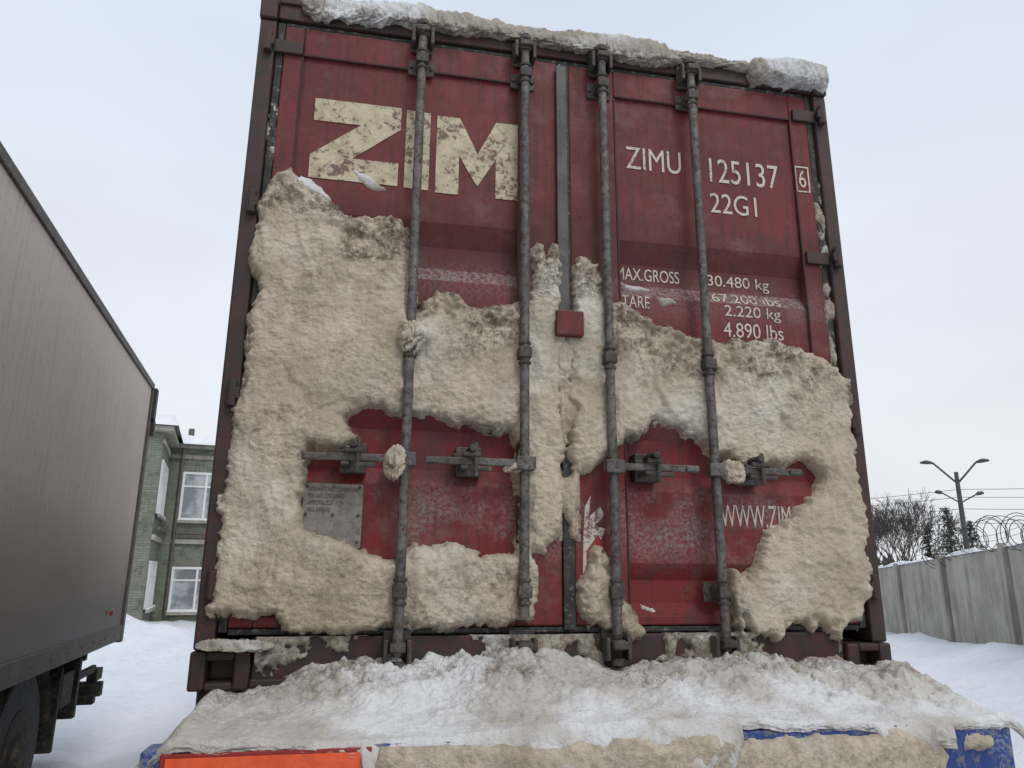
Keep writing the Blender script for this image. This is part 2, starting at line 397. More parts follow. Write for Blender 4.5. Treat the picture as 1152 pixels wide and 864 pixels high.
# ------------------------------------------------------------------ caked snow on the doors
A=pts("-115,295 -117,278 -118,263 -114,253 -117,236 -117,214 -118,192 -118,168 -119,151 -119,143 -102,139 -90,137 -73,137 -62,140 -44,138 -25,139 -13,141 -12,155 -13,163 -9,163 -3,172 -3,196 -3,220 -2,244 -3,255 -2,280 -5,282 -8,273 -11,282 -14,278 -14,258 -20,256 -28,252 -37,253 -44,256 -50,257 -54,252 -59,246 -62,282 -64,287 -73,286 -83,283 -90,288 -100,295 -107,301 -112,300")
HL=pts("-82,209 -78,212 -63,213 -54,212 -39,210 -29,208 -21,207 -19,202 -18,170 -20,163 -32,162 -44,165 -54,164 -61,160 -73,163 -79,166 -88,167 -92,170 -94,181 -94,193 -92,198 -81,199 -79,203")
B=pts("1,193 1,220 1,241 3,257 4,277 7,279 12,273 16,260 20,259 30,257 38,250 48,248 57,247 65,245 78,248 92,248 104,243 114,239 118,233 118,218 118,200 119,179 118,155 119,135 100,134 82,134 63,135 63,142 61,150 63,156 68,153 73,158 76,168 82,173 92,180 101,188 103,194 99,200 92,201 88,197 81,200 73,196 65,198 59,203 53,209 44,212 35,212 26,208 21,204 15,199 9,194 4,192")
C=pts("8,166 14,160 17,150 22,143 27,136 20,133 8,136 3,143 4,152 6,158")
res=.0060
xs=np.arange(-1.235,1.235,res);zs=np.arange(1.30,3.06,res)
X,Z=np.meshgrid(xs,zs)
def SD(X,Z):
    s=np.minimum(sdpoly(A,X,Z),-sdpoly(HL,X,Z))
    return np.maximum(np.maximum(s,sdpoly(B,X,Z)),sdpoly(C,X,Z))
sd0=SD(X,Z)+.010
sd=sd0+(fbm(X*14,Z*14,4,1)-.5)*.055+(fbm(X*60,Z*60,3,2)-.5)*.026-.05*sstep(1.50,1.40,Z)*sstep(.50,.66,fbm(X*7,Z*2,3,6))
T=.034+.034*fbm(X*3.1,Z*3.1,3,4)+.020*(fbm(X*9,Z*9,3,5)-.5)
T+=.012*sstep(1.9,1.4,Z)
T=np.where(X<-.62,T+.010,T)
f1,f2,cv=cells(X*4.5+.9*fbm(X*6,Z*6,3,2),Z*4.5+.9*fbm(X*6+4,Z*6,3,5),3)
T+=.014*(cv-.5)*sstep(.0,.16,f2-f1)
for bx,_ in BX:
    dd=np.abs(X-bx);lim=.052+.036*(fbm(X*9,Z*6,3,6)-.42)+np.maximum(dd-.03,0)*.55
    T=np.minimum(T,lim)
for gx,gz,rr,hh in((-.55,2.40,.055,.06),(-.60,2.44,.035,.04),(-.64,1.93,.03,.06),(-.23,1.94,.035,.05),(.60,1.94,.03,.05),(.22,2.42,.04,.035),(-.9,2.02,.06,.02),(.60,2.34,.03,.05),(-1.05,2.93,.06,.025),(.16,1.55,.03,.04),(-.9,2.75,.05,.02),(-.66,2.84,.04,.025),(-.61,1.60,.035,.035),(-.16,2.20,.03,.03),(.14,2.28,.03,.03),(.58,2.16,.035,.03),(-.60,2.20,.03,.03)):
    T+=hh*np.exp(-((X-gx)**2+(Z-gz)**2)/rr**2)
h=T*(1-np.exp(-np.maximum(sd,0)/.013))
g1,g2,gv=cells(X*30+1.2*fbm(X*10,Z*10,2,1),Z*42+1.2*fbm(X*10,Z*10+7,2,1),1)
sc_amt=sstep(.35,.6,fbm(X*2.2,Z*2.2,3,0))*.7+.3
ins=np.where(sd>0,1,0)*np.minimum(sd/.02,1)
h+=ins*((.55-g1)*-.006*sc_amt+(fbm(X*24,Z*34,2,3)-.5)*.007+(fbm(X*85,Z*85,2,6)-.5)*.008)
cz=sstep(.50,.64,fbm(X*2.6+3,Z*2.6,3,1))
k1,k2,kv=cells(X*42+fbm(X*30,Z*30,2,4),Z*42+fbm(X*30,Z*30+5,2,4),6)
h+=ins*cz*(.5-k1)*.013*kv
rd=np.abs(fbm((X*.9+Z*.35)*7,(Z*.9-X*.35)*2.2,3,6)-.5)*2
h+=ins*.012*np.exp(-(rd/.07)**2)*sstep(.45,.6,fbm(X*1.7,Z*1.7,2,2))
top=sstep(0,-.03,SD(X,Z+.10))*sstep(2.1,2.3,Z)
c1,c2,cv2=cells(X*34+fbm(X*30,Z*30,2,3),Z*34+fbm(X*30,Z*30+5,2,3),4)
h+=np.where(sd>0,1,0)*top*((fbm(X*40,Z*40,3,2)-.45)*.04+(.5-c1)*.028*cv2)*np.clip(sd/.02,0,1)
h=np.where(sd>0,h,np.maximum(sd*4,-.055))
top2=sstep(0,-.06,SD(X,Z+.20))*sstep(2.15,2.4,Z)
dirt=np.clip(top2*(.40+.9*sstep(.42,.6,fbm(X*9,Z*9,3,5)))*.9+.40*sstep(.02,0,sd0)+.35*sstep(.5,.68,fbm(X*4,Z*4,4,7))+.20*cz,0,1)
grid_obj("caked_snow_on_doors",X,-h-.004,Z,sd>-.02,M_CAKE,cont,dirt)
# thin frozen patches on paint, gaskets and posts
res=.005
def patch(name,x0,x1,z0,z1,sdf,thick,mat,seed,rag=.04,ybase=None,dv=.5):
    xs=np.arange(x0,x1,res);zs=np.arange(z0,z1,res);X,Z=np.meshgrid(xs,zs)
    s=sdf(X,Z)+(fbm(X*22+seed,Z*22,4,seed)-.5)*rag*2
    hh=thick*(.6+.8*fbm(X*20,Z*20,3,seed+1))*(1-np.exp(-np.maximum(s,0)/.006));hh=np.where(s>0,hh,-.006)
    yb=np.array([prof(z) for z in zs])[:,None]+0*X if ybase is None else ybase
    grid_obj(name,X,yb-hh,Z,s>-.006,mat,cont,np.full(X.shape,dv))
def boxsd(a,b,c,d):return lambda X,Z:np.minimum(np.minimum(X-a,b-X),np.minimum(Z-c,d-Z))
def spotty(a,b,c,d,k,off):return lambda X,Z:np.minimum(boxsd(a,b,c,d)(X,Z)*2,(fbm(X*k,Z*k*.5,3,4)-off)*.12)
patch("frost_patch",1.12,1.20,2.35,3.35,spotty(1.130,1.180,2.38,3.30,22,.54),.008,M_TOPS,1,.022,-.012,.7)
patch("frost_patch",-1.18,-1.11,2.95,3.6,spotty(-1.168,-1.135,2.96,3.55,14,.56),.006,M_TOPS,2,.02,-.009,.8)
patch("frost_patch",-1.10,-.88,2.92,3.10,lambda X,Z:sdpoly([(-1.12,2.95),(-1.10,3.03),(-1.03,3.02),(-.93,2.95),(-.92,2.93),(-1.0,2.95)],X,Z),.022,M_TOPS,3,.02,None,.2)
patch("frost_patch",-.88,-.70,2.98,3.09,lambda X,Z:sdpoly([(-.83,3.06),(-.79,3.05),(-.72,3.0),(-.735,2.99),(-.82,3.03)],X,Z)+.006,.012,M_TOPS,4,.016,None,.0)
patch("frost_patch",.22,.45,2.60,2.76,lambda X,Z:sdpoly([(.24,2.71),(.30,2.70),(.36,2.68),(.33,2.665),(.26,2.67)],X,Z)+.002,.014,M_TOPS,5,.018,None,.1)
patch("frost_patch",.36,.50,2.58,2.68,lambda X,Z:sdpoly([(.39,2.64),(.44,2.64),(.47,2.62),(.40,2.61)],X,Z)+.002,.010,M_TOPS,6,.014,None,.1)
patch("frost_patch",.25,.36,1.40,1.56,lambda X,Z:sdpoly([(.27,1.47),(.34,1.44),(.33,1.42),(.27,1.43)],X,Z)-.004,.008,M_TOPS,7,.015,None,.1)
patch("seam_slush",-.05,.05,1.66,2.42,spotty(-.04,.04,1.68,2.42,11,.45),.022,M_CAKE,2,.02,-.020,.5)
patch("sill_ice",-1.04,1.04,1.22,1.36,lambda X,Z:.03*(fbm(X*5,Z*9,3,2)-.56)*4,.020,M_TOPS,5,.03,-.018,.8)
def roll(name,P0,P1,ry,rz,mat,parent,amp=.35,seed=0,n=140,k=36,taper=.06,dirtv=.2):
    P0=np.array(P0,float);P1=np.array(P1,float);L=np.linalg.norm(P1-P0)
    t=np.linspace(0,1,n);a=np.linspace(0,2*np.pi,k)
    Tt,Aa=np.meshgrid(t,a,indexing='ij')
    d=np.minimum(Tt,1-Tt)*L
    env=np.sqrt(np.clip(1-(1-np.clip(d/taper,0,1))**2,0,1))
    c,s=np.cos(Aa),np.sin(Aa)
    cs=np.sign(c)*np.abs(c)**.5;ss=np.sign(s)*np.abs(s)**.6
    low=np.where(s<0,1.+.9*(fbm(Tt*L*5+seed*3,0*Aa+seed,3,seed+3)-.5)*2*(-s),1)
    nz=1+amp*1.4*(fbm(Tt*L*5+seed,seed*3.1+0*Aa,3,seed)-.5)+amp*1.2*(fbm(Tt*L*16+c*1.2+seed,s*1.2+5,4,seed+1)-.5)+amp*1.2*(fbm(Tt*L*60+c*4,s*4+2,3,seed+2)-.5)
    Xg=P0[0]+(P1[0]-P0[0])*Tt+.012*(fbm(Tt*L*50,s*4+c*3,2,seed)-.5)*env;Yg=P0[1]+(P1[1]-P0[1])*Tt+cs*ry*env*nz;Zg=P0[2]+(P1[2]-P0[2])*Tt+ss*rz*env*nz*low
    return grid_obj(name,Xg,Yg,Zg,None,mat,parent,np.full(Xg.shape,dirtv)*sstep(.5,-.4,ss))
roll("header_snow",(-1.08,-.028,3.762),(.55,-.028,3.756),.034,.052,M_TOPS,cont,.50,1,620,56,dirtv=.85)
roll("header_snow_end",(.85,-.03,3.745),(1.235,-.03,3.745),.060,.052,M_TOPS,cont,.35,2,220,48,dirtv=.5,taper=.025)
roll("header_snow_thin",(.50,-.03,3.770),(.87,-.03,3.768),.022,.014,M_TOPS,cont,.8,3,120)
roll("casting_snow",(-1.22,-.05,1.335),(-.98,-.05,1.335),.03,.02,M_TOPS,cont,.6,6,120,24)
roll("latch_snow_clump",(-.672,-.085,1.925),(-.590,-.090,1.935),.028,.034,M_CAKE,cont,1.3,3,60,36,.05,.5)
roll("latch_snow_clump",(-.255,-.080,1.915),(-.180,-.080,1.935),.022,.028,M_CAKE,cont,1.3,5,60,36,.04,.5)
roll("latch_snow_clump",(.565,-.080,1.950),(.665,-.080,1.930),.022,.026,M_CAKE,cont,1.3,7,60,36,.04,.5)
roll("latch_snow_clump",(-.645,-.080,2.375),(-.525,-.075,2.405),.034,.040,M_CAKE,cont,1.2,4,80,40,.06,.4)

# ================================================================== CONTAINER TRAILER
tr=empty("semi_trailer")
m=MB();m.box(-1.235,1.27,-.50,-.40,.975,1.128);m.obj("rear_beam",M_BLUE,tr,.008)
m=MB();m.box(-1.22,1.24,-.399,.20,1.075,1.115);m.obj("rear_deck",M_BLUE,tr)
m=MB()
for s in(-1,1):
    m.box(s*.45-.06,s*.45+.06,-.399,8.5,.80,1.074)
    m.box(s*1.12-.09,s*1.12+.09,.0,.139,1.116,1.199)
for y in(.0,2.0,4.0,6.0):m.box(-1.16,1.16,y+.01,y+.12,1.0,1.0739)
m.box(-1.15,1.15,.14,.3,1.116,1.198)
m.box(-1.15,1.15,5.9,6.1,1.075,1.198)
m.obj("chassis_rails",M_BLACK,tr,.004)
m=MB();m.box(-1.185,-.672,-.509,-.5005,.93,1.122);m.obj("marker_board",M_DRED,tr,.002)
m=MB();m.box(-1.172,-.685,-.5125,-.5095,.943,1.112);m.obj("marker_board_face",M_ORANGE,tr,.001)
m=MB();m.box(1.0,1.2,-.53,-.5005,.86,.965);m.box(-.4,.4,-.52,-.47,.45,.60);m.box(-1.2,1.2,-.46,-.38,.45,.58)
for s in(-1,1):m.box(s*.5-.04,s*.5+.04,-.455,-.38,.581,.97)
m.obj("underrun_bar_and_lamps",M_BLACK,tr,.006)
W=MB();Wh=MB()
for y in(1.4,2.75,4.1):
    for s in(-1,1):
        W.cyl((s*1.05-.17,y,.5),(s*1.05+.17,y,.5),.5,32)
        Wh.cyl((s*1.225,y,.5),(s*1.235,y,.5),.27,24);Wh.cyl((s*1.235,y,.5),(s*1.27,y,.5),.11,16)
    Wh.cyl((-1.0,y,.5),(1.0,y,.5),.07,12)
for s in(-1,1):Wh.box(s*.9-.06,s*.9+.06,7.2,7.35,0,.9)
for s in(-1,1):Wh.box(s*.675-.17,s*.675+.17,7.21,7.34,.9,1.0)
W.obj("tyres",M_RUB,tr,.03);Wh.obj("axles_hubs_landing_legs",M_BLACK,tr,.004)
# snow heap on rear deck, spilling over the beam
nx=600;ny=190
xs=np.linspace(-1.25,1.36,nx)
def drape(x):
    d=np.interp(x,[-1.30,-1.2,-1.17,-.70,-.66,.33,.37,.80,.84,.95,.99,1.36],[.010,.014,.020,.024,.2,.2,.016,.016,.20,.20,.016,.03])
    return d+.02*(fbm(x*9,x*0+3,3,2)-.5)*np.where(d>.05,1,.5)+np.where(x>.9,.03*sstep(.55,.7,fbm(x*11,x*0+7,3,4)),0)
S=np.linspace(0,1.35,ny)
Xg,Sg=np.meshgrid(xs,S)
yb,yf=.06,-.49
t01=np.clip(Sg,0,1)
Yg=yb+(yf-yb)*t01
back=1.262+.050*np.exp(-((Xg+.12)/.22)**2)+.035*np.exp(-((Xg-.62)/.22)**2)+.02*np.exp(-((Xg+.62)/.2)**2)-.055*sstep(-.85,-1.15,Xg)-.02*sstep(.9,1.2,Xg)
front=1.150+.012*np.sin(Xg*4+1)+.012*(fbm(Xg*6,Xg*0+2,3,3)-.5)
prf=1-sstep(.15,1.0,t01)*.85-.15*t01
Hh=front+(back-front)*prf
lump=(fbm(Xg*5,Yg*5,3,1)-.5)*.065+(fbm(Xg*13,Yg*13,3,2)-.5)*.034
wx,wy=Xg+.03*fbm(Xg*20,Yg*20,3,1),Yg+.03*fbm(Xg*20,Yg*20+9,3,1)
a1,a2,av=cells(wx*15,wy*15,2);b1,b2,bv=cells(wx*38,wy*38,5)
clod=.022*np.sqrt(np.clip(1-(a1/.62)**2,0,1))*sstep(.5,.85,av)+.010*np.sqrt(np.clip(1-(b1/.65)**2,0,1))*sstep(.3,.8,bv)
clodm=sstep(.38,.54,fbm(Xg*3,Yg*3,3,4))*sstep(1.0,.45,t01)*.85+.15
lump+=clod*clodm+(fbm(Xg*45,Yg*45,3,3)-.5)*.014+(fbm(Xg*110,Yg*110,2,5)-.5)*.006
amp=1-.65*sstep(.55,1.0,t01)
Hh=Hh+lump*amp
edge=sstep(-1.25,-1.15,Xg)*sstep(1.36,1.26,Xg)
Hh=1.09+(Hh-1.09)*edge
over=np.clip((Sg-1)/.35,0,1)
D=drape(Xg)
r=.032
q=np.clip(over*3,0,1);kk=np.clip(D/.05,.35,1)
Yg=Yg-r*np.sin(q*np.pi/2)*kk-.02*(fbm(Xg*12,over*3,3,4)-.3)*q*np.clip(D/.05,.3,1)-.014*(fbm(Xg*40,over*6,3,4)-.5)*q
Zg=Hh-r*(1-np.cos(q*np.pi/2))*kk-over*D
Yg=np.where(over>=.999,-.497,Yg)
dirt=np.clip(.85*sstep(.70,.2,t01)*sstep(.38,.56,fbm(Xg*5,Yg*5,4,6))+.4*clodm*sstep(.02,.0,clod)*sstep(.8,.4,t01)+.20*sstep(.45,.65,fbm(Xg*20,Yg*20,3,1))+.60*over,0,1)
grid_obj("snow_heap",Xg,Yg,Zg,None,M_PILE,tr,dirt,flip=True)
xs=np.arange(-.67,1.3,.006);zs=np.arange(.93,1.125,.006);X,Z=np.meshgrid(xs,zs)
sdb=np.maximum(sdpoly([(-.66,.9),(-.66,1.12),(.33,1.12),(.36,1.104),(.80,1.106),(.86,1.12),(.98,1.10),(1.03,1.04),(1.02,.9)],X,Z),sdpoly([(1.07,1.03),(1.10,1.11),(1.22,1.10),(1.20,1.04)],X,Z)-.012)
sdb=sdb+(fbm(X*16,Z*16,4,1)-.5)*.034
hb=(.022+.02*fbm(X*8,Z*8,3,2)+.012*(fbm(X*50,Z*50,3,2)-.5))*(1-np.exp(-np.maximum(sdb,0)/.012));hb=np.where(sdb>0,hb,-.006)
grid_obj("beam_snow_crust",X,-.501-hb,Z,sdb>-.01,M_CAKE,tr,np.full(X.shape,.40))

# ================================================================== BOX TRUCK (left)
t=NT("dirty_aluminium_siding");z=t.xyz()[2]
d=t.noise(1.2,4,.6,co=t.mapped((1,.35,1)));f=t.noise(18,4,.65);st=t.noise(5,4,.65,co=t.mapped((1,6,.25)))
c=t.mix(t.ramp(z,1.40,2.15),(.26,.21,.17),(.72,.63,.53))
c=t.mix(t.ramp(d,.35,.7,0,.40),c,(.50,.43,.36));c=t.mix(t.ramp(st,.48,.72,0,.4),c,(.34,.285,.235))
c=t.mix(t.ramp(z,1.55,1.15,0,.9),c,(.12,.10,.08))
c=t.mix(t.ramp(f,.56,.72,0,.4),c,(.26,.22,.18))
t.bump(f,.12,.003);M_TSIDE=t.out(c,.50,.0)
M_TEDGE=mat_worn("dirty_frame_steel",(.085,.072,.06),(.13,.11,.09),.6,.1,6,(.18,.15,.12),.5,.7)
M_MUD=mat_worn("muddy_underbody",(.03,.028,.026),(.07,.06,.05),.8,0,9,(.13,.105,.08),.5,.65)
tk=empty("box_truck",(-2.90,5.22,0),math.radians(6.1))
TB,TT=.95,3.39
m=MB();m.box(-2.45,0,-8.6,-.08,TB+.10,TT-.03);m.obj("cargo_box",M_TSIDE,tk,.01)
m=MB();m.box(-2.46,.015,-8.65,0,TT-.045,TT+.02);m.box(-.06,.014,-8.62,-.07,TB,TB+.135)
m.box(-2.46,-2.38,-8.62,-.07,TB,TB+.135)
m.box(-.10,.02,-.075,.03,TB-.02,TT-.05);m.box(-2.46,-2.34,-.075,.03,TB-.02,TT-.05);m.box(-2.33,-.11,-.07,.02,TB,TB+.12)
m.obj("box_edge_rails",M_TEDGE,tk,.006)
m=MB();m.box(-.12,.045,-.02,.09,TT-.34,TT-.02);m.box(-.06,.05,.02,.10,TT-.5,TT-.34);m.obj("rear_corner_hinge",M_BLACK,tk,.008)
m=MB();
for yy in np.arange(-8.4,-.1,.4):m.cyl((.014,yy,TB+.068),(.02,yy,TB+.068),.008,8)
m.obj("side_rivets",M_TEDGE,tk)
m=MB();m.box(-2.3,-.15,-8.5,-.1,TB-.02,TB+.099)
for s in(-.8,-1.6):m.box(s-.05,s+.05,-10,-.2,.60,TB-.021)
for y in(-.3,-1.2,-2.1,-3.2):m.box(-2.3,-.2,y-.04,y+.04,.80,TB-.022)
m.box(-.45,-.12,-.9,-.82,.42,.88);m.box(-.62,-.10,-1.55,-1.50,.30,.88);m.box(-2.25,-.12,-.22,-.10,.42,.54);m.box(-.9,-.82,-.21,-.12,.541,.88)
m.box(-.50,-.14,-1.3,-.95,.55,.80);m.box(-.16,-.12,-.85,-.25,.70,.76);m.box(-.18,-.10,-.3,-.05,.62,.72)
m.cyl((-.3,-1.8,.72),(-.3,-.9,.66),.07,14);m.box(-.30,-.05,-.32,-.22,.50,.62)
m.obj("rear_underbody_bumper",M_MUD,tk,.008)
W=MB();Wh=MB()
for y in(-2.55,-7.9):
    for x in(-.22,-2.23):
        W.cyl((x-.15,y,.49),(x+.15,y,.49),.49,36)
        sx=1 if x>-1 else -1
        Wh.cyl((x+sx*.10,y,.49),(x+sx*.156,y,.49),.26,24);Wh.cyl((x+sx*.12,y,.49),(x+sx*.2,y,.49),.10,16)
    Wh.cyl((-2.2,y,.49),(-.25,y,.49),.08,12)
W.obj("truck_tyres",M_RUB,tk,.03);Wh.obj("truck_axles_hubs",M_MUD,tk,.004)
m=MB()
pp=[(math.cos(a),math.sin(a)) for a in np.linspace(.15,math.pi-.15,14)]
for i in range(len(pp)-1):
    a,b=pp[i],pp[i+1]
    m.add([(x,-2.55+q[0]*.60,.49+q[1]*.56 ) for x in(-.42,-.04) for q in(a,b)],[(0,1,3,2)])
m.obj("mudguard",M_MUD,tk)
m=MB();m.box(-2.4,.0,-11.0,-8.9,.55,3.0);m.box(-2.3,-.1,-11.3,-10.99,.5,1.6);m.obj("driver_cab",M_TEDGE,tk,.12,seg=4)
m=MB();m.box(.0145,.04,-.75,-.70,TB+.25,TB+.29);m.obj("side_marker_lamp",M_DRED,tk,.005)

# ================================================================== BRICK BUILDING
t=NT("green_painted_brick")
br=t.n("ShaderNodeTexBrick");br.inputs["Scale"].default_value=1;br.inputs["Brick Width"].default_value=.25;br.inputs["Row Height"].default_value=.075;br.inputs["Mortar Size"].default_value=.008
cmb=t.n("ShaderNodeCombineXYZ");o=t.xyz();t.l(t.math('ADD',o[0],o[1]),cmb.inputs[0]);t.l(o[2],cmb.inputs[1]);t.l(cmb.outputs[0],br.inputs["Vector"])
br.inputs["Color1"].default_value=(.155,.18,.13,1);br.inputs["Color2"].default_value=(.225,.24,.185,1);br.inputs["Mortar"].default_value=(.12,.125,.10,1)
c=t.mix(t.ramp(t.noise(.7,4,.7),.45,.7,0,.7),br.outputs["Color"],(.21,.185,.155));c=t.mix(t.ramp(t.noise(3,4,.7),.50,.66,0,.75),c,(.085,.085,.07))
t.bump(br.outputs["Fac"],.3,.01);M_BRICK=t.out(c,.85)
M_WFR=mat_worn("window_white_frame",(.72,.72,.70),(.8,.8,.78),.5,0,5,(.5,.5,.48),.6,.75)
t=NT("window_glass");M_GLASS=t.out(t.mix(t.ramp(t.noise(1.1,3,.6),.42,.58),(.20,.22,.24),(.45,.48,.50)),.10)
M_CLEAN=snow_mat("clean_snow",(.74,.76,.79),(.80,.81,.83),(.84,.85,.87),(.5,.48,.45),.4,.6,.25)
t=NT("weathered_concrete")
a=t.noise(1.2,4,.65);st=t.noise(5,4,.7,co=t.mapped((1,1,.12)));b=t.noise(20,4,.7)
c=t.mix(t.ramp(a,.35,.65),(.30,.28,.245),(.41,.385,.34));c=t.mix(t.ramp(st,.48,.68,0,.7),c,(.19,.17,.145));c=t.mix(t.ramp(b,.55,.72,0,.6),c,(.22,.20,.17))
t.bump(b,.4,.01);M_CONC=t.out(c,.85)
bd=empty("brick_building",(-7.45,24.56,0),math.radians(9.8))
WL=-3.2;RH=5.75
m=MB();m.box(-9,0,WL,9,0,RH);m.box(.001,15,0,9,0,RH)
m.box(.0011,.35,-.12,-.0005,0,RH-.46);m.obj("brick_walls",M_BRICK,bd)
m=MB();m.box(-9.3,.28,WL-.3,9.3,RH,RH+.16);m.box(.281,15.3,-.28,9.3,RH,RH+.16)
m.box(-.001,.06,WL,-.121,RH-.35,RH-.2);m.box(.061,15,-.06,-.001,RH-.35,RH-.2);m.box(.351,15,-.10,-.001,2.50,2.66);m.box(-.001,.10,WL,-.121,2.50,2.66)
m.obj("cornice",M_CONC,bd,.02)
xs=np.linspace(-9.4,15.4,150);ys=np.linspace(WL-.4,9.4,120);X,Y=np.meshgrid(xs,ys)
ins=((X<.36)|(Y>-.34));Zr=RH+.17+np.where(ins,.20+.20*fbm(X*.8,Y*.8,4,1),-.05)
Zr=np.where((X<-9.35)|(X>15.35)|(Y<WL-.35)|(Y>9.35),RH+.165,Zr)
grid_obj("roof_snow",X,Y,Zr,ins,M_CLEAN,bd,np.zeros(X.shape))
fr=MB();gl=MB();sl=MB();sn=MB()
def win_y(x0,x1,z0,z1,nm=2):
    gl.box(x0+.05,x1-.05,-.02,-.012,z0+.05,z1-.05)
    fr.box(x0,x0+.08,-.06,-.003,z0,z1);fr.box(x1-.08,x1,-.06,-.003,z0,z1);fr.box(x0+.08,x1-.08,-.06,-.003,z0,z0+.08);fr.box(x0+.08,x1-.08,-.06,-.003,z1-.08,z1)
    for i in range(1,nm):
        q=x0+(x1-x0)*i/nm;fr.box(q-.035,q+.035,-.055,-.004,z0+.08,z1-.08)
    q=z1-(z1-z0)*.3;fr.box(x0+.08,x1-.08,-.052,-.005,q-.03,q+.03)
    sl.box(x0-.1,x1+.1,-.16,-.061,z0-.1,z0-.01);sn.box(x0-.08,x1+.08,-.15,-.062,z0-.009,z0+.04)
def win_x(y0,y1,z0,z1,nm=2):
    gl.box(.012,.02,y0+.05,y1-.05,z0+.05,z1-.05)
    fr.box(.003,.06,y0,y0+.08,z0,z1);fr.box(.003,.06,y1-.08,y1,z0,z1);fr.box(.003,.06,y0+.08,y1-.08,z0,z0+.08);fr.box(.003,.06,y0+.08,y1-.08,z1-.08,z1)
    for i in range(1,nm):
        q=y0+(y1-y0)*i/nm;fr.box(.004,.055,q-.035,q+.035,z0+.08,z1-.08)
    q=z1-(z1-z0)*.3;fr.box(.005,.052,y0+.08,y1-.08,q-.03,q+.03)
    sl.box(.061,.16,y0-.1,y1+.1,z0-.1,z0-.01);sn.box(.062,.15,y0-.08,y1+.08,z0-.009,z0+.04)
for x in(.50,3.4,6.4,9.4,12.4):
    win_y(x,x+1.55,3.30,4.95);win_y(x,x+1.6,.30,1.75,2)
for y in(-1.45,-2.85):
    win_x(y,y+1.1,3.30,4.95);win_x(y,y+1.1,.5,1.9)
fr.obj("window_frames",M_WFR,bd);gl.obj("window_panes",M_GLASS,bd);sl.obj("window_sills",M_CONC,bd,.01);sn.obj("sill_snow",M_CLEAN,bd,.02)
m=MB();m.cyl((.44,-.14,.2),(.44,-.14,RH-.02),.05,10);m.cyl((.5,-.18,2.85),(15,-.18,2.85),.05,8);m.cyl((2.5,-.18,2.85),(2.5,-.18,.6),.05,8);m.cyl((.18,WL,2.85),(.18,-.2,2.85),.05,8)
m.box(2.2,2.7,-.3,-.012,2.86,3.2)
m.cyl((.6,.2,RH+.1),(.6,.2,RH+.75),.10,10);m.cyl((-1.2,-2,RH+.1),(-1.2,-2,RH+.8),.12,10)
m.obj("downpipe_gas_pipe_vents",M_TEDGE,bd)

# ================================================================== GROUND
def groundh(x,y):
    z=.05*(fbm(x*.35,y*.35,4,1)-.5)+.05*(fbm(x*1.6,y*1.6,4,2)-.5)+.022*(fbm(x*7,y*7,3,3)-.5)
    c=-1.75-(y-2)*.20
    for off in(-.55,.25,1.0):
        dd=np.abs(x-c-off+.15*np.sin(y*.5));z=z-.06*np.exp(-(dd/.16)**2)*sstep(-3,1,y)
    z=z+.55*np.exp(-(((x+6.3)/1.7)**2+((y-16)/2.2)**2))*(.6+.8*fbm(x*1.5,y*1.5,3,4))
    z=z+.35*np.exp(-(((x+8.3)/1.5)**2+((y-21)/2)**2))
    z=z+.10*sstep(.55,.75,fbm(x*2.6,y*2.6,4,6))*sstep(9,13,y)*sstep(30,20,y)
    fb=np.interp(y,[-5,7.9,14.9,30],[.45,.36,.05,.0]);fx=9.95+(y-7.92)*.3797
    d=x-fx;z=z+fb*np.where(d<0,np.exp(-(d/2.6)**2),1*np.exp(-(d/8)**2))
    z=z+.26*np.exp(-((d+.7)/.8)**2)*(fbm(x*1.1,y*1.1,4,5))*sstep(45,25,y)
    return z
n=380;u=np.linspace(-1,1,n);g=700*np.sinh(7.2*u)/np.sinh(7.2)
X,Y=np.meshgrid(g-.5,g+7)
far=sstep(60,150,np.hypot(X,Y))
t=NT("packed_yard_snow")
a=t.noise(.5,4,.65);b=t.noise(4,4,.7);c=t.mix(t.ramp(a,.35,.65),(.70,.725,.765),(.79,.805,.83));c=t.mix(t.ramp(b,.50,.70,0,.5),c,(.57,.58,.60))
t.bump(t.math('ADD',b,t.noise(25,3,.6)),.6,.04);M_GROUND=t.out(c,.8)
grid_obj("snow_ground",X,Y,groundh(X,Y)*(1-far),None,M_GROUND,None)

# ================================================================== FENCE
fe=empty("concrete_fence")
def fpos(s):
    d=np.array((2.65,6.98))/7.466;p=np.array((12.6,14.9))-d*s;return p,d
def fbase(y):return float(np.interp(y,[-12,7.9,14.9,40],[.9,.36,.05,.0]))
pan=MB();post=MB()
s=-24.0
L=2.8
while s<22:
    p,d=fpos(s);q,_=fpos(s+L);nrm=np.array((-d[1],d[0]))
    z0,z1=fbase(p[1]),fbase(q[1]);hgt=1.74+.02*math.sin(s*3)
    N=28;v=[]
    for i in range(N+1):
        t_=i/N;pp_=p+(q-p)*(.03+.94*t_);off=(.0,.035,.035,.0)[i%4];pp_=pp_+nrm*off
        zb=z0+(z1-z0)*t_
        v+=[(pp_[0],pp_[1],zb-.3),(pp_[0],pp_[1],zb+hgt)]
        bb=pp_-nrm*(.09+off)
        v+=[(bb[0],bb[1],zb-.3),(bb[0],bb[1],zb+hgt)]
    f=[]
    for i in range(N):
        k=4*i;f+=[(k,k+4,k+5,k+1),(k+2,k+3,k+7,k+6),(k+1,k+5,k+7,k+3)]
    pan.add(v,f)
    M=Matrix.Translation((p[0],p[1],z0))@Matrix.Rotation(math.atan2(d[1],d[0]),4,'Z')
    post.box(-.08,.08,-.10,.10,-.3,hgt+.05,M)
    s+=L
pan.obj("ribbed_panels",M_CONC,fe);post.obj("fence_posts",M_CONC,fe,.01)
ss=np.linspace(-24,22,700);aa=np.linspace(-1,1,13)
SS,AA=np.meshgrid(ss,aa)
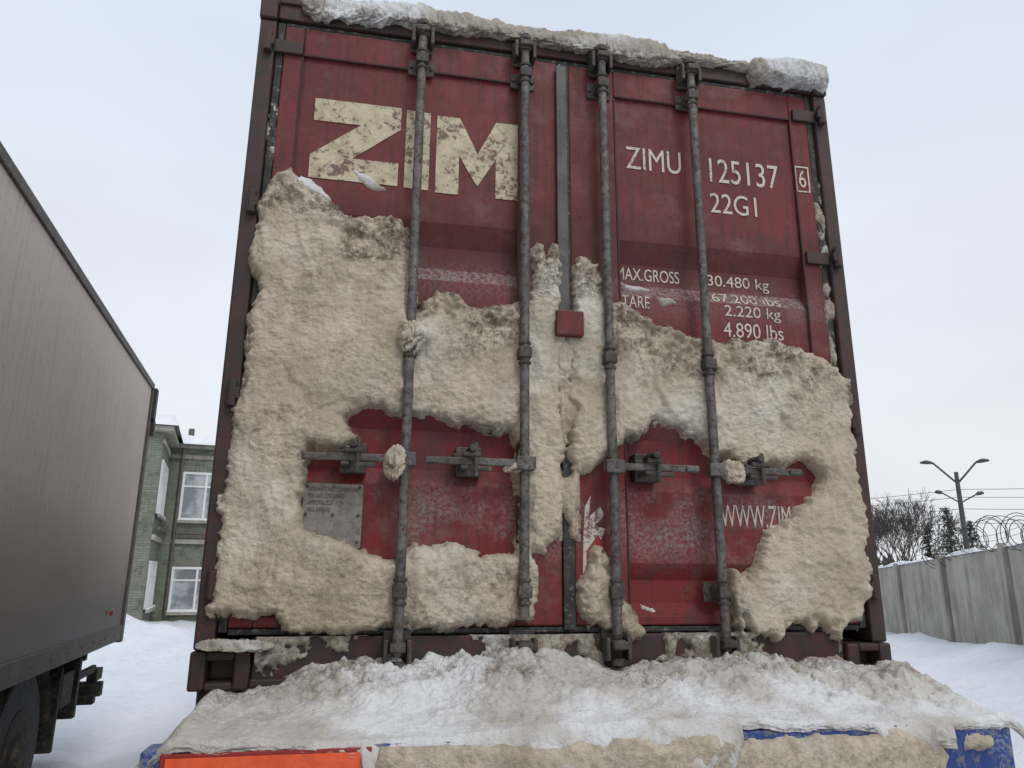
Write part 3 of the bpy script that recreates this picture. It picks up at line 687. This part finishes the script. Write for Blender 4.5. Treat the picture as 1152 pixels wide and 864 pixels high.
d=np.array((2.65,6.98))/7.466;nx_,ny_=-d[1],d[0]
PX=12.6-d[0]*SS;PY=14.9-d[1]*SS
zb=np.interp(PY,[-12,7.9,14.9,40],[.9,.36,.05,.0])
wv=.085*(.9+.3*fbm(SS*1.5,SS*0,3,2))
hh=np.sqrt(np.clip(1-AA**2,0,1))*(.03+.11*fbm(SS*.9,SS*0+4,4,3))*sstep(.30,.42,fbm(SS*.5,SS*0+9,3,5))
grid_obj("fence_snow_cap",PX+nx_*(AA*wv-.035),PY+ny_*(AA*wv-.035),zb+1.735+hh,None,M_CLEAN,fe,np.zeros(SS.shape))
def curve(name,pl,r,mat,parent,res=2):
    c=bpy.data.curves.new(name,'CURVE');c.dimensions='3D';c.bevel_depth=r;c.bevel_resolution=res
    for P in pl:
        sp=c.splines.new('POLY');sp.points.add(len(P)-1)
        for i,p in enumerate(P):sp.points[i].co=(*p,1)
    c.materials.append(mat);o=bpy.data.objects.new(name,c);COL.objects.link(o);o.parent=parent;return o
coil=[];
for k,(R0,ph,pit_) in enumerate(((.27,0,.115),(.22,1.7,.083))):
    P=[]
    for i in range(2200):
        s=3.4+i/2200*15;an=i*pit_+ph;p,d=fpos(s)
        rr=R0*(1+.18*math.sin(s*2.1+k)+.1*math.sin(s*5.3));z=fbase(p[1])+1.78+.17+.07*math.sin(s*1.3)
        nn=np.array((-d[1],d[0]));p=p+nn*math.cos(an)*rr*.8+d*.16*math.sin(an*.37)
        P.append((p[0],p[1],z+math.sin(an)*rr))
    coil.append(P)
curve("razor_wire",coil,.0065,M_BLACK,fe)
lines=[]
for hz in(.02,.12):
    lines.append([(*fpos(s)[0],fbase(fpos(s)[0][1])+1.9+hz+.04*math.sin(s*1.7)) for s in np.arange(-5,22,.5)])
curve("barbed_strand",lines,.004,M_IRON,fe)

# ================================================================== STREET LAMP, WIRES
M_POLE=mat_worn("dark_lamp_pole",(.05,.05,.052),(.08,.08,.08),.6,.2,2,(.06,.05,.045),.5,.7)
sl=empty("street_lamp",(29.55,30.7,0))
rx=np.array((.72,-.69))
def R3(a,z):return (rx[0]*a,rx[1]*a,z)
m=MB();m.cyl((0,0,0),(0,0,6.9),.17,14,.10);m.cyl(R3(0,6.3),R3(-1.0,7.45),.05,8);m.cyl(R3(0,6.3),R3(.95,7.35),.05,8);m.cyl(R3(0,5.3),R3(-.75,5.85),.035,8);m.cyl(R3(0,5.3),R3(.75,5.7),.035,8)
m.cyl(R3(-.1,6.0),R3(.1,6.0),.14,8)
for a,z,s_ in((-1.0,7.45,-1),(.95,7.35,1),(-.75,5.85,-1),(.75,5.7,1)):
    w=.6 if abs(a)>.9 else .35
    m.cyl(R3(a,z),R3(a+s_*w*.5,z+.07),.06,10,.12);m.cyl(R3(a+s_*w*.5,z+.07),R3(a+s_*w,z+.06),.12,10,.05)
m.obj("pole_arms_and_heads",M_POLE,sl)
ow=empty("overhead_wires")
L_=[]
for z0,z1,zz,dy in((6.1,6.6,6.0,0),(5.7,6.0,5.6,.4),(5.0,5.2,5.0,-.3),(4.4,4.5,4.3,.2)):
    for sgn,end in((-1,26),(1,26)):
        P=[]
        for i in range(25):
            q=i/24;a=sgn*q*end;z=zz+(z1-z0)*q*(1 if sgn>0 else -.4)-.9*4*q*(1-q)*.5
            P.append((29.55+rx[0]*a,30.7+rx[1]*a+dy*q,z))
        L_.append(P)
curve("cables",L_,.014,M_POLE,ow,res=1)

# ================================================================== VEGETATION
M_TWIG=mat_worn("bare_twig_bark",(.05,.043,.04),(.085,.073,.065),.9,0,2,(.05,.04,.035),.5,.7)
M_NEED=mat_worn("conifer_needles",(.018,.030,.018),(.04,.055,.03),.9,0,1.5,(.35,.36,.38),.66,.76)
def bare_tree(name,loc,hgt,spread,seed,stems=7):
    rnd=random.Random(seed);e=empty(name,loc)
    mb=MB()
    def grow(p,d,l,r,dep):
        q=p
        for k in range(2):
            dd=(d+Vector((rnd.uniform(-.2,.2),rnd.uniform(-.2,.2),rnd.uniform(-.05,.15)))).normalized()
            n_=q+dd*l*.5;mb.cyl(q,n_,r,5 if dep<2 else 3,r*.8,False);q=n_;r*=.8;d=dd
        if dep>=5:return
        for k in range(rnd.choice((2,3,3,4) if dep<4 else (3,4))):
            ang=rnd.uniform(.25,.75);ax=Vector((rnd.uniform(-1,1),rnd.uniform(-1,1),rnd.uniform(-.4,.6))).normalized()
            nd=(d+ax*ang*spread).normalized();grow(q,nd,l*rnd.uniform(.62,.85),max(r*.78,.012),dep+1)
    for i in range(stems):
        a=rnd.uniform(0,6.28);tl=rnd.uniform(.1,.55)*spread
        grow(Vector((rnd.uniform(-.4,.4),rnd.uniform(-.4,.4),0)),Vector((math.cos(a)*tl,math.sin(a)*tl,1)).normalized(),hgt*.27,.09,0)
    mb.obj("trunk_and_branches",M_TWIG,e);return e
bare_tree("bare_tree",(36.6,44.2,0),8.0,.95,3,8)
bare_tree("bare_tree",(38.1,48.5,0),7.4,.95,5,6)
bare_tree("bare_tree",(34.3,46,0),6.6,.9,9,6)
def conifer(name,loc,h,seed):
    rnd=random.Random(seed);e=empty(name,loc);tm=MB();tm.cyl((0,0,0),(0,0,h),.16,8,.02);tm.obj("trunk",M_TWIG,e)
    mb=MB();z=.5
    while z<h:
        R_=(1-z/h)**.8*h*.27+.12
        for k in range(rnd.randint(6,9)):
            a=rnd.uniform(0,6.28);L=R_*rnd.uniform(.55,1.15)
            for j in range(int(6+L*9)):
                t_=rnd.uniform(.12,1);x=math.cos(a)*L*t_;y=math.sin(a)*L*t_;zz=z-.25*L*t_*t_+rnd.uniform(-.1,.1)
                c=Vector((x+rnd.uniform(-.12,.12),y+rnd.uniform(-.12,.12),zz));u_=Vector((rnd.uniform(-1,1),rnd.uniform(-1,1),rnd.uniform(-.5,.3))).normalized()*rnd.uniform(.12,.26);v_=Vector((rnd.uniform(-1,1),rnd.uniform(-1,1),rnd.uniform(-1,1))).normalized()*.06
                mb.add([c-v_,c+u_,c+v_],[(0,1,2)])
        z+=rnd.uniform(.16,.26)
    mb.obj("needle_crown",M_NEED,e)
conifer("conifer_tree",(38.6,42.0,0),6.3,1);conifer("conifer_tree",(39.9,41.6,0),5.2,2);conifer("conifer_tree",(37.9,43.2,0),5.0,4)
mb=MB();rnd=random.Random(11)
for i in range(2600):
    a=rnd.uniform(-.9,1.5);r_=rnd.uniform(210,235);x=math.sin(a)*r_;y=math.cos(a)*r_
    h_=4.5+3.5*float(fbm(a*14,0,4,2))
    z=rnd.uniform(0,h_);w=rnd.uniform(.5,1.5)
    mb.add([(x-w,y,z-w),(x+w,y,z-w*.6),(x+rnd.uniform(-.5,.5),y,z+w)],[(0,1,2)])
mb.obj("distant_tree_belt",M_TWIG,None)

# ================================================================== LIGHT
el=math.radians(48);az=math.radians(160)
w=bpy.data.worlds.new("World");scene.world=w;w.use_nodes=True;nt=w.node_tree;nt.nodes.clear()
N=nt.nodes.new;lk=nt.links.new
out=N("ShaderNodeOutputWorld");bg=N("ShaderNodeBackground");bg.inputs["Strength"].default_value=.1
sky=N("ShaderNodeTexSky");sky.sky_type='NISHITA';sky.sun_disc=False;sky.sun_elevation=el;sky.sun_rotation=az;sky.dust_density=3
tc=N("ShaderNodeTexCoord");sx=N("ShaderNodeSeparateXYZ");lk(tc.outputs["Generated"],sx.inputs[0])
mr=N("ShaderNodeMapRange");mr.inputs[1].default_value=0;mr.inputs[2].default_value=.75;lk(sx.outputs[2],mr.inputs[0])
mx=N("ShaderNodeMix");mx.data_type='RGBA';mx.inputs[6].default_value=(8.8,8.95,9.2,1);mx.inputs[7].default_value=(7.7,8.5,9.9,1);lk(mr.outputs[0],mx.inputs[0])
mp=N("ShaderNodeMapping");mp.inputs["Scale"].default_value=(1,1,2.5);lk(tc.outputs["Generated"],mp.inputs[0])
no=N("ShaderNodeTexNoise");no.inputs["Scale"].default_value=1.6;no.inputs["Detail"].default_value=3;lk(mp.outputs[0],no.inputs["Vector"])
m2_=N("ShaderNodeMapRange");m2_.inputs[1].default_value=.3;m2_.inputs[2].default_value=.7;m2_.inputs[3].default_value=.93;m2_.inputs[4].default_value=1.07;lk(no.outputs["Fac"],m2_.inputs[0])
vm=N("ShaderNodeVectorMath");vm.operation='SCALE';lk(mx.outputs[2],vm.inputs[0]);lk(m2_.outputs[0],vm.inputs["Scale"])
mm=N("ShaderNodeMix");mm.data_type='RGBA';mm.inputs[0].default_value=.9;lk(sky.outputs[0],mm.inputs[6]);lk(vm.outputs[0],mm.inputs[7])
lk(mm.outputs[2],bg.inputs[0]);lk(bg.outputs[0],out.inputs[0])
sd_=bpy.data.lights.new("sun",'SUN');sd_.energy=.95;sd_.angle=math.radians(22);sd_.color=(1,.96,.91)
so=bpy.data.objects.new("sun",sd_);COL.objects.link(so)
dv=Vector((math.sin(az)*math.cos(el),math.cos(az)*math.cos(el),math.sin(el)));so.rotation_euler=dv.to_track_quat('Z','Y').to_euler()

# ================================================================== CAMERA
cd=bpy.data.cameras.new("camera");cam=bpy.data.objects.new("camera",cd);COL.objects.link(cam)
cd.sensor_width=36;cd.lens=25.94;cd.clip_start=.05;cd.clip_end=2000
yaw,pit,rol=.194,.2531,.0061
f=Vector((math.sin(yaw)*math.cos(pit),math.cos(yaw)*math.cos(pit),math.sin(pit)));r_=Vector((math.cos(yaw),-math.sin(yaw),0));u_=r_.cross(f)
r2=r_*math.cos(rol)+u_*math.sin(rol);u2=-r_*math.sin(rol)+u_*math.cos(rol)
M=Matrix((r2,u2,-f)).transposed().to_4x4();M.translation=(-.7241,-2.6255,1.5561);cam.matrix_world=M
scene.camera=cam
scene.view_settings.view_transform='Standard';scene.view_settings.look='None';scene.view_settings.exposure=0
